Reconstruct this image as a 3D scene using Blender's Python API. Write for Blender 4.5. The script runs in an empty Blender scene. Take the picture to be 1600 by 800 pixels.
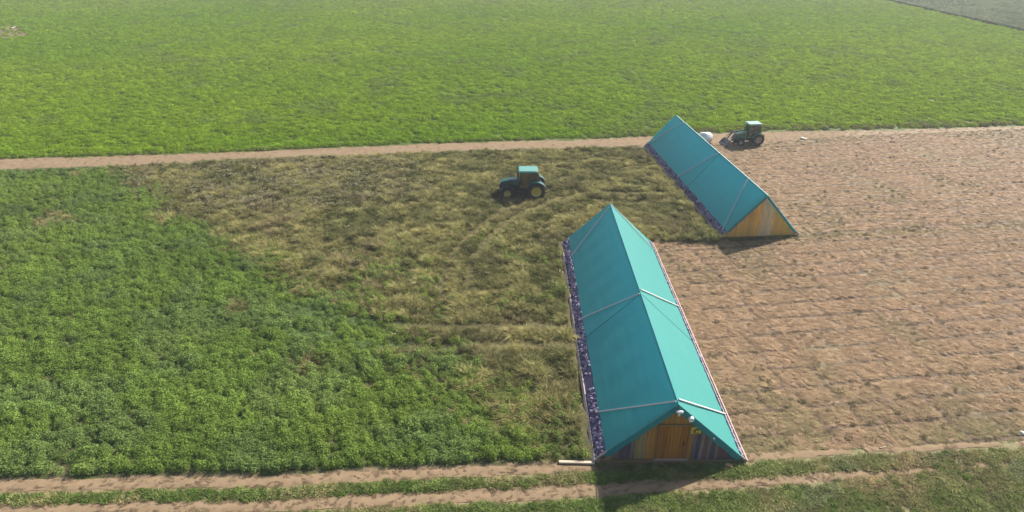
import bpy, bmesh, math, random
import numpy as np
from mathutils import Vector, Matrix
random.seed(7); rng = np.random.default_rng(7)
S = bpy.context.scene; COL = S.collection

# ------------------------------------------------------------------ camera
CAM_H, FPX, HORIZ = 24.0, 1000.0, -125.0        # height m, focal px (1600 wide), horizon row
PITCH = math.atan((400 - HORIZ) / FPX)
cam = bpy.data.cameras.new('camera'); cob = bpy.data.objects.new('camera', cam); COL.objects.link(cob)
cob.location = (0, 0, CAM_H); cob.rotation_euler = (math.pi/2 - PITCH, 0, 0)
cam.sensor_width = 36; cam.lens = 36 * FPX / 1600; cam.clip_end = 6000; cam.clip_start = .5
S.camera = cob
# ------------------------------------------------------------------ light
SUN_AZ, SUN_EL = math.radians(49.0), math.radians(37.0)
w = bpy.data.worlds.new('World'); S.world = w; w.use_nodes = True
nt = w.node_tree; bg = nt.nodes['Background']; sky = nt.nodes.new('ShaderNodeTexSky')
sky.sky_type = 'NISHITA'; sky.sun_disc = False; sky.sun_elevation = SUN_EL; sky.sun_rotation = SUN_AZ
sky.dust_density = 2.0; sky.air_density = 1.0; sky.ozone_density = 1.0
nt.links.new(sky.outputs[0], bg.inputs[0]); bg.inputs[1].default_value = 0.085
sl = bpy.data.lights.new('sun', 'SUN'); sl.energy = 4.8; sl.angle = math.radians(.6); sl.color = (1, .93, .84)
so = bpy.data.objects.new('sun', sl); COL.objects.link(so)
sd = Vector((math.sin(SUN_AZ)*math.cos(SUN_EL), math.cos(SUN_AZ)*math.cos(SUN_EL), math.sin(SUN_EL)))
so.rotation_euler = (-sd).to_track_quat('-Z', 'Y').to_euler(); so.location = sd*80
S.view_settings.view_transform = 'Standard'; S.view_settings.look = 'None'
S.view_settings.gamma = 1; S.view_settings.exposure = 0.80
S.render.engine = 'CYCLES'
S.cycles.volume_bounces = 0; S.cycles.max_bounces = 5; S.cycles.transparent_max_bounces = 8

# ------------------------------------------------------------------ helpers
cp, sp_ = math.cos(PITCH), math.sin(PITCH)
def gr(px, py, z=0.0):
    """ground point seen at a position of the photograph (survey of the place)"""
    dx = (px-800)/FPX; k = (py-400)/FPX
    d = Vector((dx, cp - k*sp_, -sp_ - k*cp)); t = (CAM_H - z)/-d.z
    return Vector((0, 0, CAM_H)) + t*d
def proj(x, y):
    f = y*cp + CAM_H*sp_; u = y*sp_ - CAM_H*cp
    return 800 + FPX*x/f, 400 - FPX*u/f
def ss(a, b, x):
    t = np.clip((x-a)/(b-a), 0, 1); return t*t*(3-2*t)
def _h(ix, iy, s):
    n = np.sin(ix*127.1 + iy*311.7 + s*74.7)*43758.5453
    return n - np.floor(n)
def vn(x, y, s=0):
    ix, iy = np.floor(x), np.floor(y); fx, fy = x-ix, y-iy
    fx = fx*fx*(3-2*fx); fy = fy*fy*(3-2*fy)
    a, b, c, d = _h(ix, iy, s), _h(ix+1, iy, s), _h(ix, iy+1, s), _h(ix+1, iy+1, s)
    return (a*(1-fx)+b*fx)*(1-fy) + (c*(1-fx)+d*fx)*fy
def fbm(x, y, sc, s=0, o=3):
    v = 0; a = 1; t = 0
    for i in range(o):
        v = v + a*vn(x/sc + 13.7*i, y/sc - 7.3*i, s+i); t += a; a *= .5; sc = sc*.5
    return v/t

def tag(o, label=None, cat=None, group=None, kind=None):
    for k, v in (('label', label), ('category', cat), ('group', group), ('kind', kind)):
        if v: o[k] = v
    return o
def empty(name, loc, rz=0.0):
    o = bpy.data.objects.new(name, None); COL.objects.link(o); o.location = loc; o.rotation_euler = (0, 0, rz)
    o.empty_display_size = .3; return o
def link(name, me, mat, parent=None, smooth=False):
    o = bpy.data.objects.new(name, me); COL.objects.link(o)
    if mat is not None: me.materials.append(mat)
    if parent: o.parent = parent
    if smooth:
        for p in me.polygons: p.use_smooth = True
    return o
class MB:
    def __init__(s): s.bm = bmesh.new(); s.c = None
    def box(s, c, d, rot=None, bev=0, col=None):
        m = Matrix.Translation(c)
        if rot is not None: m = m @ rot.to_4x4()
        r = bmesh.ops.create_cube(s.bm, size=1, matrix=m @ Matrix.Diagonal((*d, 1)))
        if bev:
            es = list({e for v in r['verts'] for e in v.link_edges})
            bmesh.ops.bevel(s.bm, geom=es, offset=bev, segments=2, affect='EDGES')
        return s
    def beam(s, a, b, wd, ht, up=Vector((0, 0, 1))):
        a, b = Vector(a), Vector(b); d = b-a; x = d.normalized(); y = up.cross(x).normalized(); z = x.cross(y)
        s.box((a+b)/2, (d.length, wd, ht), Matrix((x, y, z)).transposed()); return s
    def tube(s, a, b, r, r2=None, n=10):
        a, b = Vector(a), Vector(b); d = b-a
        m = Matrix.Translation((a+b)/2) @ d.to_track_quat('Z', 'Y').to_matrix().to_4x4()
        bmesh.ops.create_cone(s.bm, cap_ends=True, segments=n, radius1=r, radius2=r if r2 is None else r2, depth=d.length, matrix=m); return s
    def prism(s, pts, y0, y1, axis='y', bev=0):
        """polygon pts in (x,z) extruded along y"""
        vs = [s.bm.verts.new((p[0], y0, p[1])) for p in pts]; vt = [s.bm.verts.new((p[0], y1, p[1])) for p in pts]
        n = len(pts); fs = [s.bm.faces.new(vs), s.bm.faces.new(vt[::-1])]
        for i in range(n): fs.append(s.bm.faces.new((vs[i], vt[i], vt[(i+1) % n], vs[(i+1) % n])))
        if bev:
            es = list({e for f in fs for e in f.edges})
            bmesh.ops.bevel(s.bm, geom=es, offset=bev, segments=2, affect='EDGES')
        return s
    def lathe(s, prof, c, n=28, axis='y'):
        """closed profile of (radius, offset along y) turned about the y axis through c"""
        rings = []
        for i in range(n):
            a = 2*math.pi*i/n
            rings.append([s.bm.verts.new((c[0]+r*math.cos(a), c[1]+o, c[2]+r*math.sin(a))) for r, o in prof])
        m = len(prof)
        for i in range(n):
            A, B = rings[i], rings[(i+1) % n]
            for j in range(m): s.bm.faces.new((A[j], A[(j+1) % m], B[(j+1) % m], B[j]))
        return s
    def build(s, name, mat, parent=None, smooth=False):
        bmesh.ops.recalc_face_normals(s.bm, faces=s.bm.faces)
        me = bpy.data.meshes.new(name); s.bm.to_mesh(me); s.bm.free()
        return link(name, me, mat, parent, smooth)

def nmat(name):
    m = bpy.data.materials.new(name); m.use_nodes = True
    t = m.node_tree; return m, t, t.nodes['Principled BSDF']
def mat(name, col, rough=.6, metal=0, var=.15, scale=6, bump=.0, spec=.5):
    m, t, b = nmat(name); N = t.nodes.new; L = t.links.new
    tc = N('ShaderNodeTexCoord'); no = N('ShaderNodeTexNoise'); no.inputs['Scale'].default_value = scale; no.inputs['Detail'].default_value = 6
    L(tc.outputs['Object'], no.inputs['Vector'])
    mx = N('ShaderNodeMix'); mx.data_type = 'RGBA'; mx.inputs[6].default_value = (*[c*(1-var) for c in col], 1); mx.inputs[7].default_value = (*[min(1, c*(1+var)) for c in col], 1)
    L(no.outputs['Fac'], mx.inputs[0]); L(mx.outputs[2], b.inputs['Base Color'])
    b.inputs['Roughness'].default_value = rough; b.inputs['Metallic'].default_value = metal
    b.inputs['Specular IOR Level'].default_value = spec
    if bump:
        bp = N('ShaderNodeBump'); bp.inputs['Strength'].default_value = bump; bp.inputs['Distance'].default_value = .03
        L(no.outputs['Fac'], bp.inputs['Height']); L(bp.outputs[0], b.inputs['Normal'])
    return m
def attr_mat(name, attr='col', kind='GEOMETRY', rough=.8, transl=0.0, noise=.25, scale=8, bump=0, bscale=12, bdist=.05, stretch=(1, 1, 1), spec=.2):
    m, t, b = nmat(name); N = t.nodes.new; L = t.links.new
    at = N('ShaderNodeAttribute'); at.attribute_name = attr; at.attribute_type = kind
    tc = N('ShaderNodeTexCoord'); mp = N('ShaderNodeMapping'); mp.inputs['Scale'].default_value = stretch
    L(tc.outputs['Object'], mp.inputs['Vector'])
    no = N('ShaderNodeTexNoise'); no.inputs['Scale'].default_value = scale; no.inputs['Detail'].default_value = 8; no.inputs['Roughness'].default_value = .65
    L(mp.outputs[0], no.inputs['Vector'])
    mr = N('ShaderNodeMapRange'); mr.inputs[1].default_value = .3; mr.inputs[2].default_value = .7; mr.inputs[3].default_value = 1-noise; mr.inputs[4].default_value = 1+noise
    L(no.outputs['Fac'], mr.inputs[0])
    vm = N('ShaderNodeVectorMath'); vm.operation = 'SCALE'; L(at.outputs['Color'], vm.inputs[0]); L(mr.outputs[0], vm.inputs['Scale'])
    L(vm.outputs[0], b.inputs['Base Color']); b.inputs['Roughness'].default_value = rough; b.inputs['Specular IOR Level'].default_value = spec
    if bump:
        n2 = N('ShaderNodeTexNoise'); n2.inputs['Scale'].default_value = bscale; n2.inputs['Detail'].default_value = 8; n2.inputs['Roughness'].default_value = .7
        L(mp.outputs[0], n2.inputs['Vector'])
        bp = N('ShaderNodeBump'); bp.inputs['Strength'].default_value = bump; bp.inputs['Distance'].default_value = bdist
        L(n2.outputs['Fac'], bp.inputs['Height']); L(bp.outputs[0], b.inputs['Normal'])
    if transl:
        tr = N('ShaderNodeBsdfTranslucent'); L(vm.outputs[0], tr.inputs['Color'])
        ms = N('ShaderNodeMixShader'); ms.inputs[0].default_value = transl
        L(b.outputs[0], ms.inputs[1]); L(tr.outputs[0], ms.inputs[2]); L(ms.outputs[0], t.nodes['Material Output'].inputs['Surface'])
    return m

# ------------------------------------------------------------------ survey of the field zones
def itp(px, *pts): return np.interp(px, [p[0] for p in pts], [p[1] for p in pts])
def t1_up(px): return itp(px, (-400, 262), (0, 249), (200, 244), (400, 237), (650, 226), (800, 221), (900, 219), (1010, 214), (1100, 210), (1200, 206), (1300, 205), (1400, 203), (1600, 197), (2000, 184))
def t1_lo(px): return itp(px, (-400, 276), (0, 265), (200, 259), (400, 249), (650, 239), (800, 234), (900, 231), (1010, 229), (1100, 227), (1200, 222), (1300, 215), (1400, 209), (1600, 202), (2000, 189))
def r1_up(px): return itp(px, (-400, 754), (0, 749), (400, 743), (870, 724), (930, 722), (1165, 708), (1400, 697), (1600, 688), (2000, 672))
def r1_lo(px): return itp(px, (-400, 775), (0, 769), (400, 761), (870, 739), (930, 736), (1165, 721), (1400, 706), (1600, 696), (2000, 680))
def r2_up(px): return itp(px, (-400, 795), (0, 788), (400, 782), (600, 772), (930, 757), (1100, 749), (1200, 744), (1400, 733), (1600, 716), (2000, 690))
def r2_lo(px): return itp(px, (-400, 816), (0, 808), (400, 801), (600, 792), (930, 777), (1100, 765), (1200, 759), (1400, 745), (1600, 727), (2000, 700))
def bx(py): return np.interp(py, [230, 262, 300, 370, 440, 490, 515, 560, 640, 690, 740], [90, 150, 225, 330, 430, 545, 615, 660, 735, 825, 930])
def ditch(px): return (px-1380)*50/220
def zones(x, y):
    """masks 0..1 at world points"""
    px, py = proj(x, y); z = {}
    m = 24/(CAM_H) * (py+125)*cp/24            # px per metre
    n1 = (fbm(x, y, 2.2, 3)-.5); n2 = (fbm(x, y, .7, 9)-.5)
    e = (n1*1.4+n2*.7)                         # metres of edge wobble
    k = m*.75
    z['px'], z['py'], z['m'] = px, py, m
    z['far'] = (py + e*.35*k < t1_up(px)).astype(float)
    z['out'] = ss(-1, 1.2, ditch(px)-py + n1*1.5)*(px > 1300)
    wob = e*.22*k
    tr1 = (py+wob > t1_up(px)) & (py+wob < t1_lo(px))
    tr2 = (py+wob > r1_up(px)) & (py+wob < r1_lo(px)) & ((px < 1180) | (n1 + (px-1180)/2600. < .14))
    tr3 = (py+wob > r2_up(px)) & (py+wob < r2_lo(px)) & ((px < 1250) | (n1 + (px-1250)/2600. < .14))
    z['track1'], z['track2'], z['track3'] = tr1, tr2, tr3
    z['verge'] = (py >= r1_lo(px)-8) & ~tr2 & ~tr3
    z['vin'] = z['verge'] & ~((py+wob < r1_lo(px)+6) & (py+wob > r1_up(px)-3)) & ~((py+wob < r2_lo(px)+6) & (py+wob > r2_up(px)-1) & (px < 1300))
    mid = (py > t1_lo(px)) & (py < r1_up(px)+0)
    right = (((px > 1004+(py-230)*.87) & (py < 372)) | ((px > 1000) & (py > 379+e*.2*k)) | ((px > 1010) & (py > 372) & (px > 1120)))
    z['stub'] = mid & right
    edge = px + (n1*95 + n2*45) - bx(py)
    z['dryness'] = np.where(py < 262+n1*30, ss(-20, 60, edge), ss(-45-ss(500, 600, py)*55, 75+ss(500, 600, py)*70, edge))
    z['mid'] = mid & ~right
    return z

# --------------------------------------------------------- ground sheet (one fan-shaped grid to the horizon)
C_CROP = np.array((.195, .285, .060)); C_SOIL = np.array((.28, .20, .12)); C_STUB = np.array((.27, .18, .11))
C_DRY = np.array((.195, .178, .070)); C_FAR = np.array((.17, .25, .035)); C_OUT = np.array((.235, .28, .15))
def groove_at(x, y):
    a1, a2 = math.radians(7), math.radians(-78)
    l1 = (-x*math.sin(a1)+y*math.cos(a1)) + .30*(fbm(x, y, 3, 460)-.5); l2 = (-x*math.sin(a2)+y*math.cos(a2)) + .5*(fbm(x, y, 3, 470)-.5)
    g1 = (1-ss(.055, .13, abs((l1/1.75) % 1-.5)))*ss(.25, .42, fbm(x, y, 1.6, 480))
    g2 = (1-ss(.05, .12, abs((l2/2.3) % 1-.5)))*ss(.42, .55, fbm(x, y, 2.0, 490))
    return np.maximum(g1, g2*.75)
def ground_colour(x, y):
    z = zones(x, y); n = x.size; c = np.tile(C_FAR, (n, 1))*(.45)
    big = fbm(x, y, 14, 40); med = fbm(x, y, 4, 60); sm = fbm(x, y, .5, 80)
    def put(m, v): c[m] = (v if v.ndim == 1 else v[m])
    mixd = z['dryness'][:, None]
    put(z['mid'] == 1, (np.array((.085, .085, .035)))*(1-mixd) + (C_DRY*.5)*mixd)
    st = C_STUB*(.82+.4*sm[:, None])*(1-.62*groove_at(x, y)[:, None])
    gmask = ss(.52, .75, med*.5+big*.5 + .0)[:, None]*.6
    st = st*(1-gmask) + np.array((.20, .19, .10))*gmask
    put(z['stub'] == 1, st)
    put(z['verge'] == 1, np.array((.20, .18, .085))*np.ones((n, 1)))
    tr = z['track1'] | z['track2'] | z['track3']
    put(tr == 1, C_SOIL*(.85+.3*sm[:, None]))
    o = z['out'] > .5; put(o, C_OUT*(.8+.4*med[:, None]))
    # bare dirt patch at the far left
    d = ((z['px']+5)/48)**2 + ((z['py']-52)/11)**2 + (med-.5)*1.6
    put(d < 1, C_SOIL*.75*(.7+.6*med[:, None]))
    return c, z
rows = [9.0]
while rows[-1] < 3500: rows.append(rows[-1]*1.0048 if rows[-1] < 300 else rows[-1]*1.09)
rows = np.array(rows); cols = np.tan(np.radians(np.linspace(-52, 52, 780)))
X = rows[:, None]*cols[None, :]*1.0 + 0; Y = np.repeat(rows[:, None], len(cols), 1)
x, y = X.ravel(), Y.ravel()
gc, gz = ground_colour(x, y)
hgt = np.zeros(x.size)
soft = (gz['mid'] == 1) | (gz['far'] == 1)
lump = fbm(x, y, 1.1, 120, 2)
hgt += np.where(gz['mid'] == 1, lump*(.16+.20*gz['dryness']), 0) + np.where((gz['far'] == 1) & (y < 300), lump*.1, 0)
hgt += np.where(gz['stub'] == 1, fbm(x, y, .30, 130, 2)*.012 - .02*groove_at(x, y), 0)
me = bpy.data.meshes.new('ground'); nr, ncl = len(rows), len(cols)
me.vertices.add(x.size); me.vertices.foreach_set('co', np.stack([x, y, hgt], 1).astype(np.float32).ravel())
i = np.arange(nr-1)[:, None]*ncl + np.arange(ncl-1)[None, :]
q = np.stack([i, i+1, i+1+ncl, i+ncl], -1).reshape(-1, 4)
me.loops.add(q.size); me.loops.foreach_set('vertex_index', q.ravel().astype(np.int32))
me.polygons.add(len(q)); me.polygons.foreach_set('loop_start', np.arange(0, q.size, 4, dtype=np.int32))
me.update(calc_edges=True)
a = me.color_attributes.new('col', 'FLOAT_COLOR', 'POINT'); a.data.foreach_set('color', np.concatenate([gc, np.ones((x.size, 1))], 1).astype(np.float32).ravel())
g = link('ground', me, attr_mat('ground_soil', noise=.35, scale=5, bump=.5, bscale=14, bdist=.03), smooth=True); tag(g, kind='structure')
# the two farm tracks as bare trodden strips, a few millimetres above the ground
def strip(name, up, lo, x0, x1, mt, seed, holes=None):
    n = 900; k = 12; V = []
    for ii in range(n+1):
        px = x0+(x1-x0)*ii/n; a_ = gr(px, float(up(px))); b_ = gr(px, float(lo(px)))
        wa = (fbm(np.array([a_.x]), np.array([a_.y]), .9, seed)[0]-.5)*.30
        wb = (fbm(np.array([b_.x]), np.array([b_.y]), .9, seed+5)[0]-.5)*.30
        a_.y += wa; b_.y += wb
        for j in range(k+1):
            p = a_.lerp(b_, j/k); t = j/k
            V.append((p.x, p.y, .006 + .02*math.sin(math.pi*t) + .018*float(vn(np.array([p.x*3.]), np.array([p.y*3.]), seed)[0])))
    F = [(r*(k+1)+j, (r+1)*(k+1)+j, (r+1)*(k+1)+j+1, r*(k+1)+j+1) for r in range(n) for j in range(k)]
    if holes: F = [f for f in F if not holes(V[f[0]])]
    me = bpy.data.meshes.new(name); me.from_pydata(V, [], F)
    o = link(name, me, mt, None, True); tag(o, kind='structure'); return o
m_soil = mat('track_soil', (.265, .190, .115), .95, var=.28, scale=2.2, bump=.5, spec=.15)
strip('dirt_track', t1_up, t1_lo, -300, 1320, m_soil, 31)
def gap(v): return v[0] > 8.5 and float(fbm(np.array([v[0]]), np.array([v[1]*2.5]), 1.6, 77)[0]) < .22+(v[0]-8.5)*.015
strip('dirt_track', r1_up, r1_lo, -300, 1750, m_soil, 51, gap)
strip('dirt_track', r2_up, r2_lo, -300, 1750, m_soil, 71, gap)

# ------------------------------------------------------------------ vegetation prototypes (kept outside the scene collection)
m_leaf = attr_mat('leaf', 'col', 'INSTANCER', .8, .42, .12, 3, spec=.03)
m_straw = attr_mat('straw', 'col', 'INSTANCER', .8, .25, .15, 3, spec=.08)
def protos(nm, fn, k, m):
    c = bpy.data.collections.new(nm)
    for j in range(k):
        V, F = fn(random.Random(j*17+len(nm))); me = bpy.data.meshes.new(nm); me.from_pydata(V, [], F); me.materials.append(m)
        o = bpy.data.objects.new(nm+'_%02d' % j, me); c.objects.link(o)
    return c
def leafy(r, R=.27, H=.42, n=190, s=.044):
    V, F = [], []
    for _ in range(n):
        a = r.uniform(0, 2*math.pi); e = math.asin(r.uniform(.05, 1)); q = r.uniform(.55, 1.08)
        p = Vector((R*q*math.cos(a)*math.cos(e), R*q*math.sin(a)*math.cos(e), H*q*math.sin(e)))
        nn = (Vector((p.x, p.y, p.z*.8+.1)).normalized() + Vector([r.uniform(-.8, .8) for _ in range(3)])).normalized()
        t = nn.orthogonal().normalized(); t.rotate(Matrix.Rotation(r.uniform(0, 6.28), 3, nn)); b = nn.cross(t)
        z = s*r.uniform(.6, 1.35); i0 = len(V)
        V += [p-t*z, p-b*z*.55, p+t*z, p+b*z*.55]; F.append((i0, i0+1, i0+2, i0+3))
    return V, F
def grassy(r, n=75, H=.46, R=.16, lean=.2, spread=.75, wd=.010):
    V, F = [], []
    for _ in range(n):
        a = r.uniform(0, 6.28); q = R*math.sqrt(r.random()); p = Vector((q*math.cos(a), q*math.sin(a), 0))
        d = Vector((math.cos(a)*spread*r.random()+lean, math.sin(a)*spread*r.random()+r.uniform(-.2, .2), 0))
        h = H*r.uniform(.5, 1.1); s = Vector((-math.sin(a+r.uniform(-1, 1)), math.cos(a), 0))*wd*r.uniform(.7, 1.4)
        m = p+Vector((d.x*h*.35, d.y*h*.35, h*.6)); e = p+Vector((d.x*h*1.25, d.y*h*1.25, h*(1-.35*min(1, d.length))))
        i0 = len(V); V += [p-s, p+s, m+s*.9, m-s*.9, e]; F += [(i0, i0+1, i0+2, i0+3), (i0+3, i0+2, i0+4)]
    return V, F
def strawy(r):
    V, F = [], []
    for _ in range(54):
        p = Vector((r.uniform(-.30, .30), r.uniform(-.14, .14), r.uniform(.005, .035))); L_ = r.uniform(.06, .20)
        a = r.gauss(0, .7); d = Vector((math.cos(a), math.sin(a), r.uniform(-.12, .3)))*L_/2; s = Vector((-math.sin(a), math.cos(a), 0))*r.uniform(.006, .011)
        i0 = len(V); V += [p-d-s, p+d-s, p+d+s, p-d+s]; F.append((i0, i0+1, i0+2, i0+3))
    for _ in range(14):
        p = Vector((r.uniform(-.3, .3), r.uniform(-.15, .15), 0)); e = p+Vector((r.uniform(-.03, .05), r.uniform(-.03, .03), r.uniform(.03, .07)))
        i0 = len(V); V += [p-Vector((.01, 0, 0)), p+Vector((.01, 0, 0)), e]; F.append((i0, i0+1, i0+2))
    return V, F
def umbel(r):
    V, F = [], []
    for _ in range(5):
        c = Vector((r.uniform(-.25, .25), r.uniform(-.25, .25), r.uniform(.62, .85)))
        i0 = len(V); V.append(c); k = 7; R = r.uniform(.05, .09)
        for j in range(k): V.append(c+Vector((R*math.cos(j*6.283/k), R*math.sin(j*6.283/k), r.uniform(-.02, .02))))
        for j in range(k): F.append((i0, i0+1+j, i0+1+(j+1) % k))
        V += [c+Vector((-.006, 0, 0)), c+Vector((.006, 0, 0)), Vector((c.x*.6, c.y*.6, 0))]; F.append((len(V)-3, len(V)-2, len(V)-1))
    return V, F
P_LEAF = protos('leaf_clump', leafy, 6, m_leaf)
P_LOW = protos('low_clump', lambda r: leafy(r, .32, .26, 110, .058), 5, m_leaf)
P_GRASS = protos('grass_clump', grassy, 6, m_straw)
P_LODGE = protos('lodged_clump', lambda r: grassy(r, 80, .42, .18, .6, .75, .010), 6, m_straw)
P_SHORT = protos('short_grass', lambda r: grassy(r, 60, .15, .2, .1, 1.0, .010), 5, m_straw)
P_STRAW = protos('straw_clump', strawy, 8, m_straw)
P_UMB = protos('umbel_clump', umbel, 5, m_straw)

def scatter(name, coll, nk, P, scl, rot, colr, label, cat):
    n = len(P); me = bpy.data.meshes.new(name); me.vertices.add(n); me.vertices.foreach_set('co', P.astype(np.float32).ravel())
    for nm, ty, ar in (('scl', 'FLOAT_VECTOR', scl), ('rot', 'FLOAT_VECTOR', rot), ('col', 'FLOAT_VECTOR', colr)):
        at = me.attributes.new(nm, ty, 'POINT'); at.data.foreach_set('vector', ar.astype(np.float32).ravel())
    at = me.attributes.new('idx', 'INT', 'POINT'); at.data.foreach_set('value', rng.integers(0, nk, n).astype(np.int32))
    o = link(name, me, None); tag(o, label, cat, kind='stuff')
    ng = bpy.data.node_groups.new(name, 'GeometryNodeTree'); N = ng.nodes.new; L = ng.links.new
    ng.interface.new_socket('Geometry', in_out='INPUT', socket_type='NodeSocketGeometry'); ng.interface.new_socket('Geometry', in_out='OUTPUT', socket_type='NodeSocketGeometry')
    gi, go = N('NodeGroupInput'), N('NodeGroupOutput'); ip = N('GeometryNodeInstanceOnPoints'); ci = N('GeometryNodeCollectionInfo')
    ci.inputs[0].default_value = coll; ci.inputs['Separate Children'].default_value = True; ci.inputs['Reset Children'].default_value = True
    def na(nm, ty):
        a_ = N('GeometryNodeInputNamedAttribute'); a_.data_type = ty; a_.inputs[0].default_value = nm; return a_.outputs[0]
    L(gi.outputs[0], ip.inputs['Points']); L(ci.outputs[0], ip.inputs['Instance']); ip.inputs['Pick Instance'].default_value = True
    L(na('idx', 'INT'), ip.inputs['Instance Index'])
    L(na('rot', 'FLOAT_VECTOR'), ip.inputs['Rotation']); L(na('scl', 'FLOAT_VECTOR'), ip.inputs['Scale'])
    L(ip.outputs[0], go.inputs[0])
    md = o.modifiers.new('scatter', 'NODES'); md.node_group = ng
    return o
def grid(step_fn, y0, y1, mg=140):
    """jittered points over the visible ground, row by row; the spacing grows with distance"""
    out = []; yy = y0
    while yy < y1:
        st = step_fn(yy); f = yy*cp + CAM_H*sp_; hw = (800+mg)*f/FPX
        xs = np.arange(-hw, hw, st); out.append(np.stack([xs + rng.uniform(-.5, .5, xs.size)*st, yy + rng.uniform(-.5, .5, xs.size)*st], 1)); yy += st
    return np.concatenate(out)
# barns occupy these rectangles: keep plants out
B1_O, B1_A, B1_W, B1_L, B1_H = Vector((7.87, 23.49, 0)), Vector((.0015, 1, 0)).normalized(), 7.58, 24.2, 3.72
B2_O, B2_A, B2_W, B2_L, B2_H = Vector((21.115, 49.13, 0)), Vector((-.0822, .9966, 0)).normalized(), 6.80, 24.7, 3.85
def clear(P, pad=.12):
    k = np.ones(len(P), bool)
    for O, A, W, L_ in ((B1_O, B1_A, B1_W, B1_L), (B2_O, B2_A, B2_W, B2_L)):
        dx, dy = P[:, 0]-O.x, P[:, 1]-O.y; u = dx*A.x+dy*A.y; v = dx*A.y-dy*A.x
        k &= ~((u > -pad) & (u < L_+pad) & (abs(v) < W/2+pad))
    return k
def vcol(base, n, br, hue=None):
    return base*br[:, None]
def rz(n, lean=None, sp=.5):
    r = np.zeros((n, 3)); r[:, 0] = rng.normal(0, .12, n); r[:, 1] = rng.normal(0, .12, n)
    r[:, 2] = rng.uniform(0, 6.283, n) if lean is None else lean + rng.normal(0, sp, n); return r
def s3(s, zf): return np.stack([s, s, s*zf], 1)

# --- middle field: leafy crop (left) and tall dry grass (right)
P = grid(lambda y: .20*(y/30)**.35, 17, 75); P = P[clear(P, .42)]
Z = zones(P[:, 0], P[:, 1]); k = (Z['mid'] == 1) & (Z['py'] < r1_up(Z['px'])-7) & (Z['py'] > t1_lo(Z['px'])+5); P = P[k]; Z = {a_: b_[k] for a_, b_ in Z.items()}
x, y = P[:, 0], P[:, 1]; px, py = Z['px'], Z['py']; n = len(P)
clump = fbm(x, y, .95, 120, 2); bush = fbm(x, y, .48, 125, 2); med = fbm(x, y, 3.5, 150); big = fbm(x, y, 10, 170); rnd = rng.random(n)
# faint diagonal drill rows and wheelings in the crop
ang = math.radians(32); ru = x*math.cos(ang)+y*math.sin(ang)
rowm = .5+.5*np.sin(ru*2*math.pi/1.5 + 2*med)
wheel = np.zeros(n)
for (ax_, ay_, bx_, by_) in ((60, 560, 150, 700), (120, 650, 250, 760), (20, 620, 110, 750)):
    A_, B_ = gr(ax_, ay_), gr(bx_, by_); d = (B_-A_); L_ = d.length; d /= L_
    t = (x-A_.x)*d.x+(y-A_.y)*d.y; s = abs((x-A_.x)*d.y-(y-A_.y)*d.x); wheel = np.maximum(wheel, (s < .22+.1*med)*(t > 0)*(t < L_)*(med > .42))
arc = np.zeros(n)                            # old tractor wheelings: flattened grass arcs
def polyd(pts):
    best = np.full(n, 1e9)
    W_ = [gr(*p) for p in pts]
    for A_, B_ in zip(W_[:-1], W_[1:]):
        d = B_-A_; L_ = d.length; d /= L_; t = np.clip((x-A_.x)*d.x+(y-A_.y)*d.y, 0, L_)
        best = np.minimum(best, np.hypot(x-A_.x-t*d.x, y-A_.y-t*d.y))
    return best
for pts, wd in (([(440, 480), (520, 500), (600, 512), (700, 517), (800, 516), (900, 517)], .6), ([(450, 520), (520, 535), (600, 546), (700, 546), (800, 543), (900, 548)], .6),
                ([(730, 470), (735, 420), (760, 380), (800, 345), (860, 318), (920, 305), (1040, 306)], .5), ([(690, 470), (700, 410), (735, 370), (780, 335), (830, 318)], .45),
                ([(870, 268), (940, 274), (1010, 290)], .3)):
    arc = np.maximum(arc, 1-ss(wd*.5, wd*1.3, polyd(pts)))
dry = Z['dryness']
gpatch = ss(.46, .64, med*.65+big*.35)*ss(340, 480, py)*.65 + ss(600, 720, py)*.15
patch = np.zeros(n)                          # brown weedy spots inside the crop
for (cx, cy, rx, ry) in ((375, 485, 20, 14), (485, 570, 24, 16), (90, 345, 35, 10), (70, 355, 12, 12), (340, 330, 60, 12), (260, 345, 30, 12), (845, 650, 22, 10), (120, 275, 20, 5)):
    patch = np.maximum(patch, 1-ss(.5, 1.3, np.hypot((px-cx)/rx, (py-cy)/ry)+(clump-.5)*1.4))
isdry = rnd < np.clip(dry*(1-gpatch)+patch*.7, 0, 1)
hz = fbm(x, y, 1.1, 120, 2)*(.16+.20*dry)
# crop
k = ~isdry & ((wheel < .5) | (rng.random(n) < .4)) & ((arc < .5) | (rng.random(n) < .22)) & ((bush > .41) | (rng.random(n) < .40)); c = bush[k]*.7+clump[k]*.3; nn = k.sum()
br = (.80+.60*c+.4*(med[k]-.5))*rng.uniform(.85, 1.18, nn)*(.96+.07*rowm[k])
yel = fbm(x, y, 5.5, 200)[k]
base = C_CROP*(1-0) + np.array((.030, .028, .004))*ss(.45, .7, yel)[:, None] + np.array((-.008, -.018, .018))*ss(.45, .65, fbm(x, y, 2.6, 230))[k][:, None]
base = base + np.array((.03, .012, .008))*dry[k][:, None]
s = (.60+.60*c)*rng.uniform(.7, 1.25, nn)*(.93+.10*rowm[k])
scatter('crop_plants', P_LEAF, 6, np.stack([x[k], y[k], hz[k]-.03], 1), s3(s, .75+.5*c), rz(nn), base*br[:, None], 'leafy dark green crop filling the near left field', 'crop')
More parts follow.
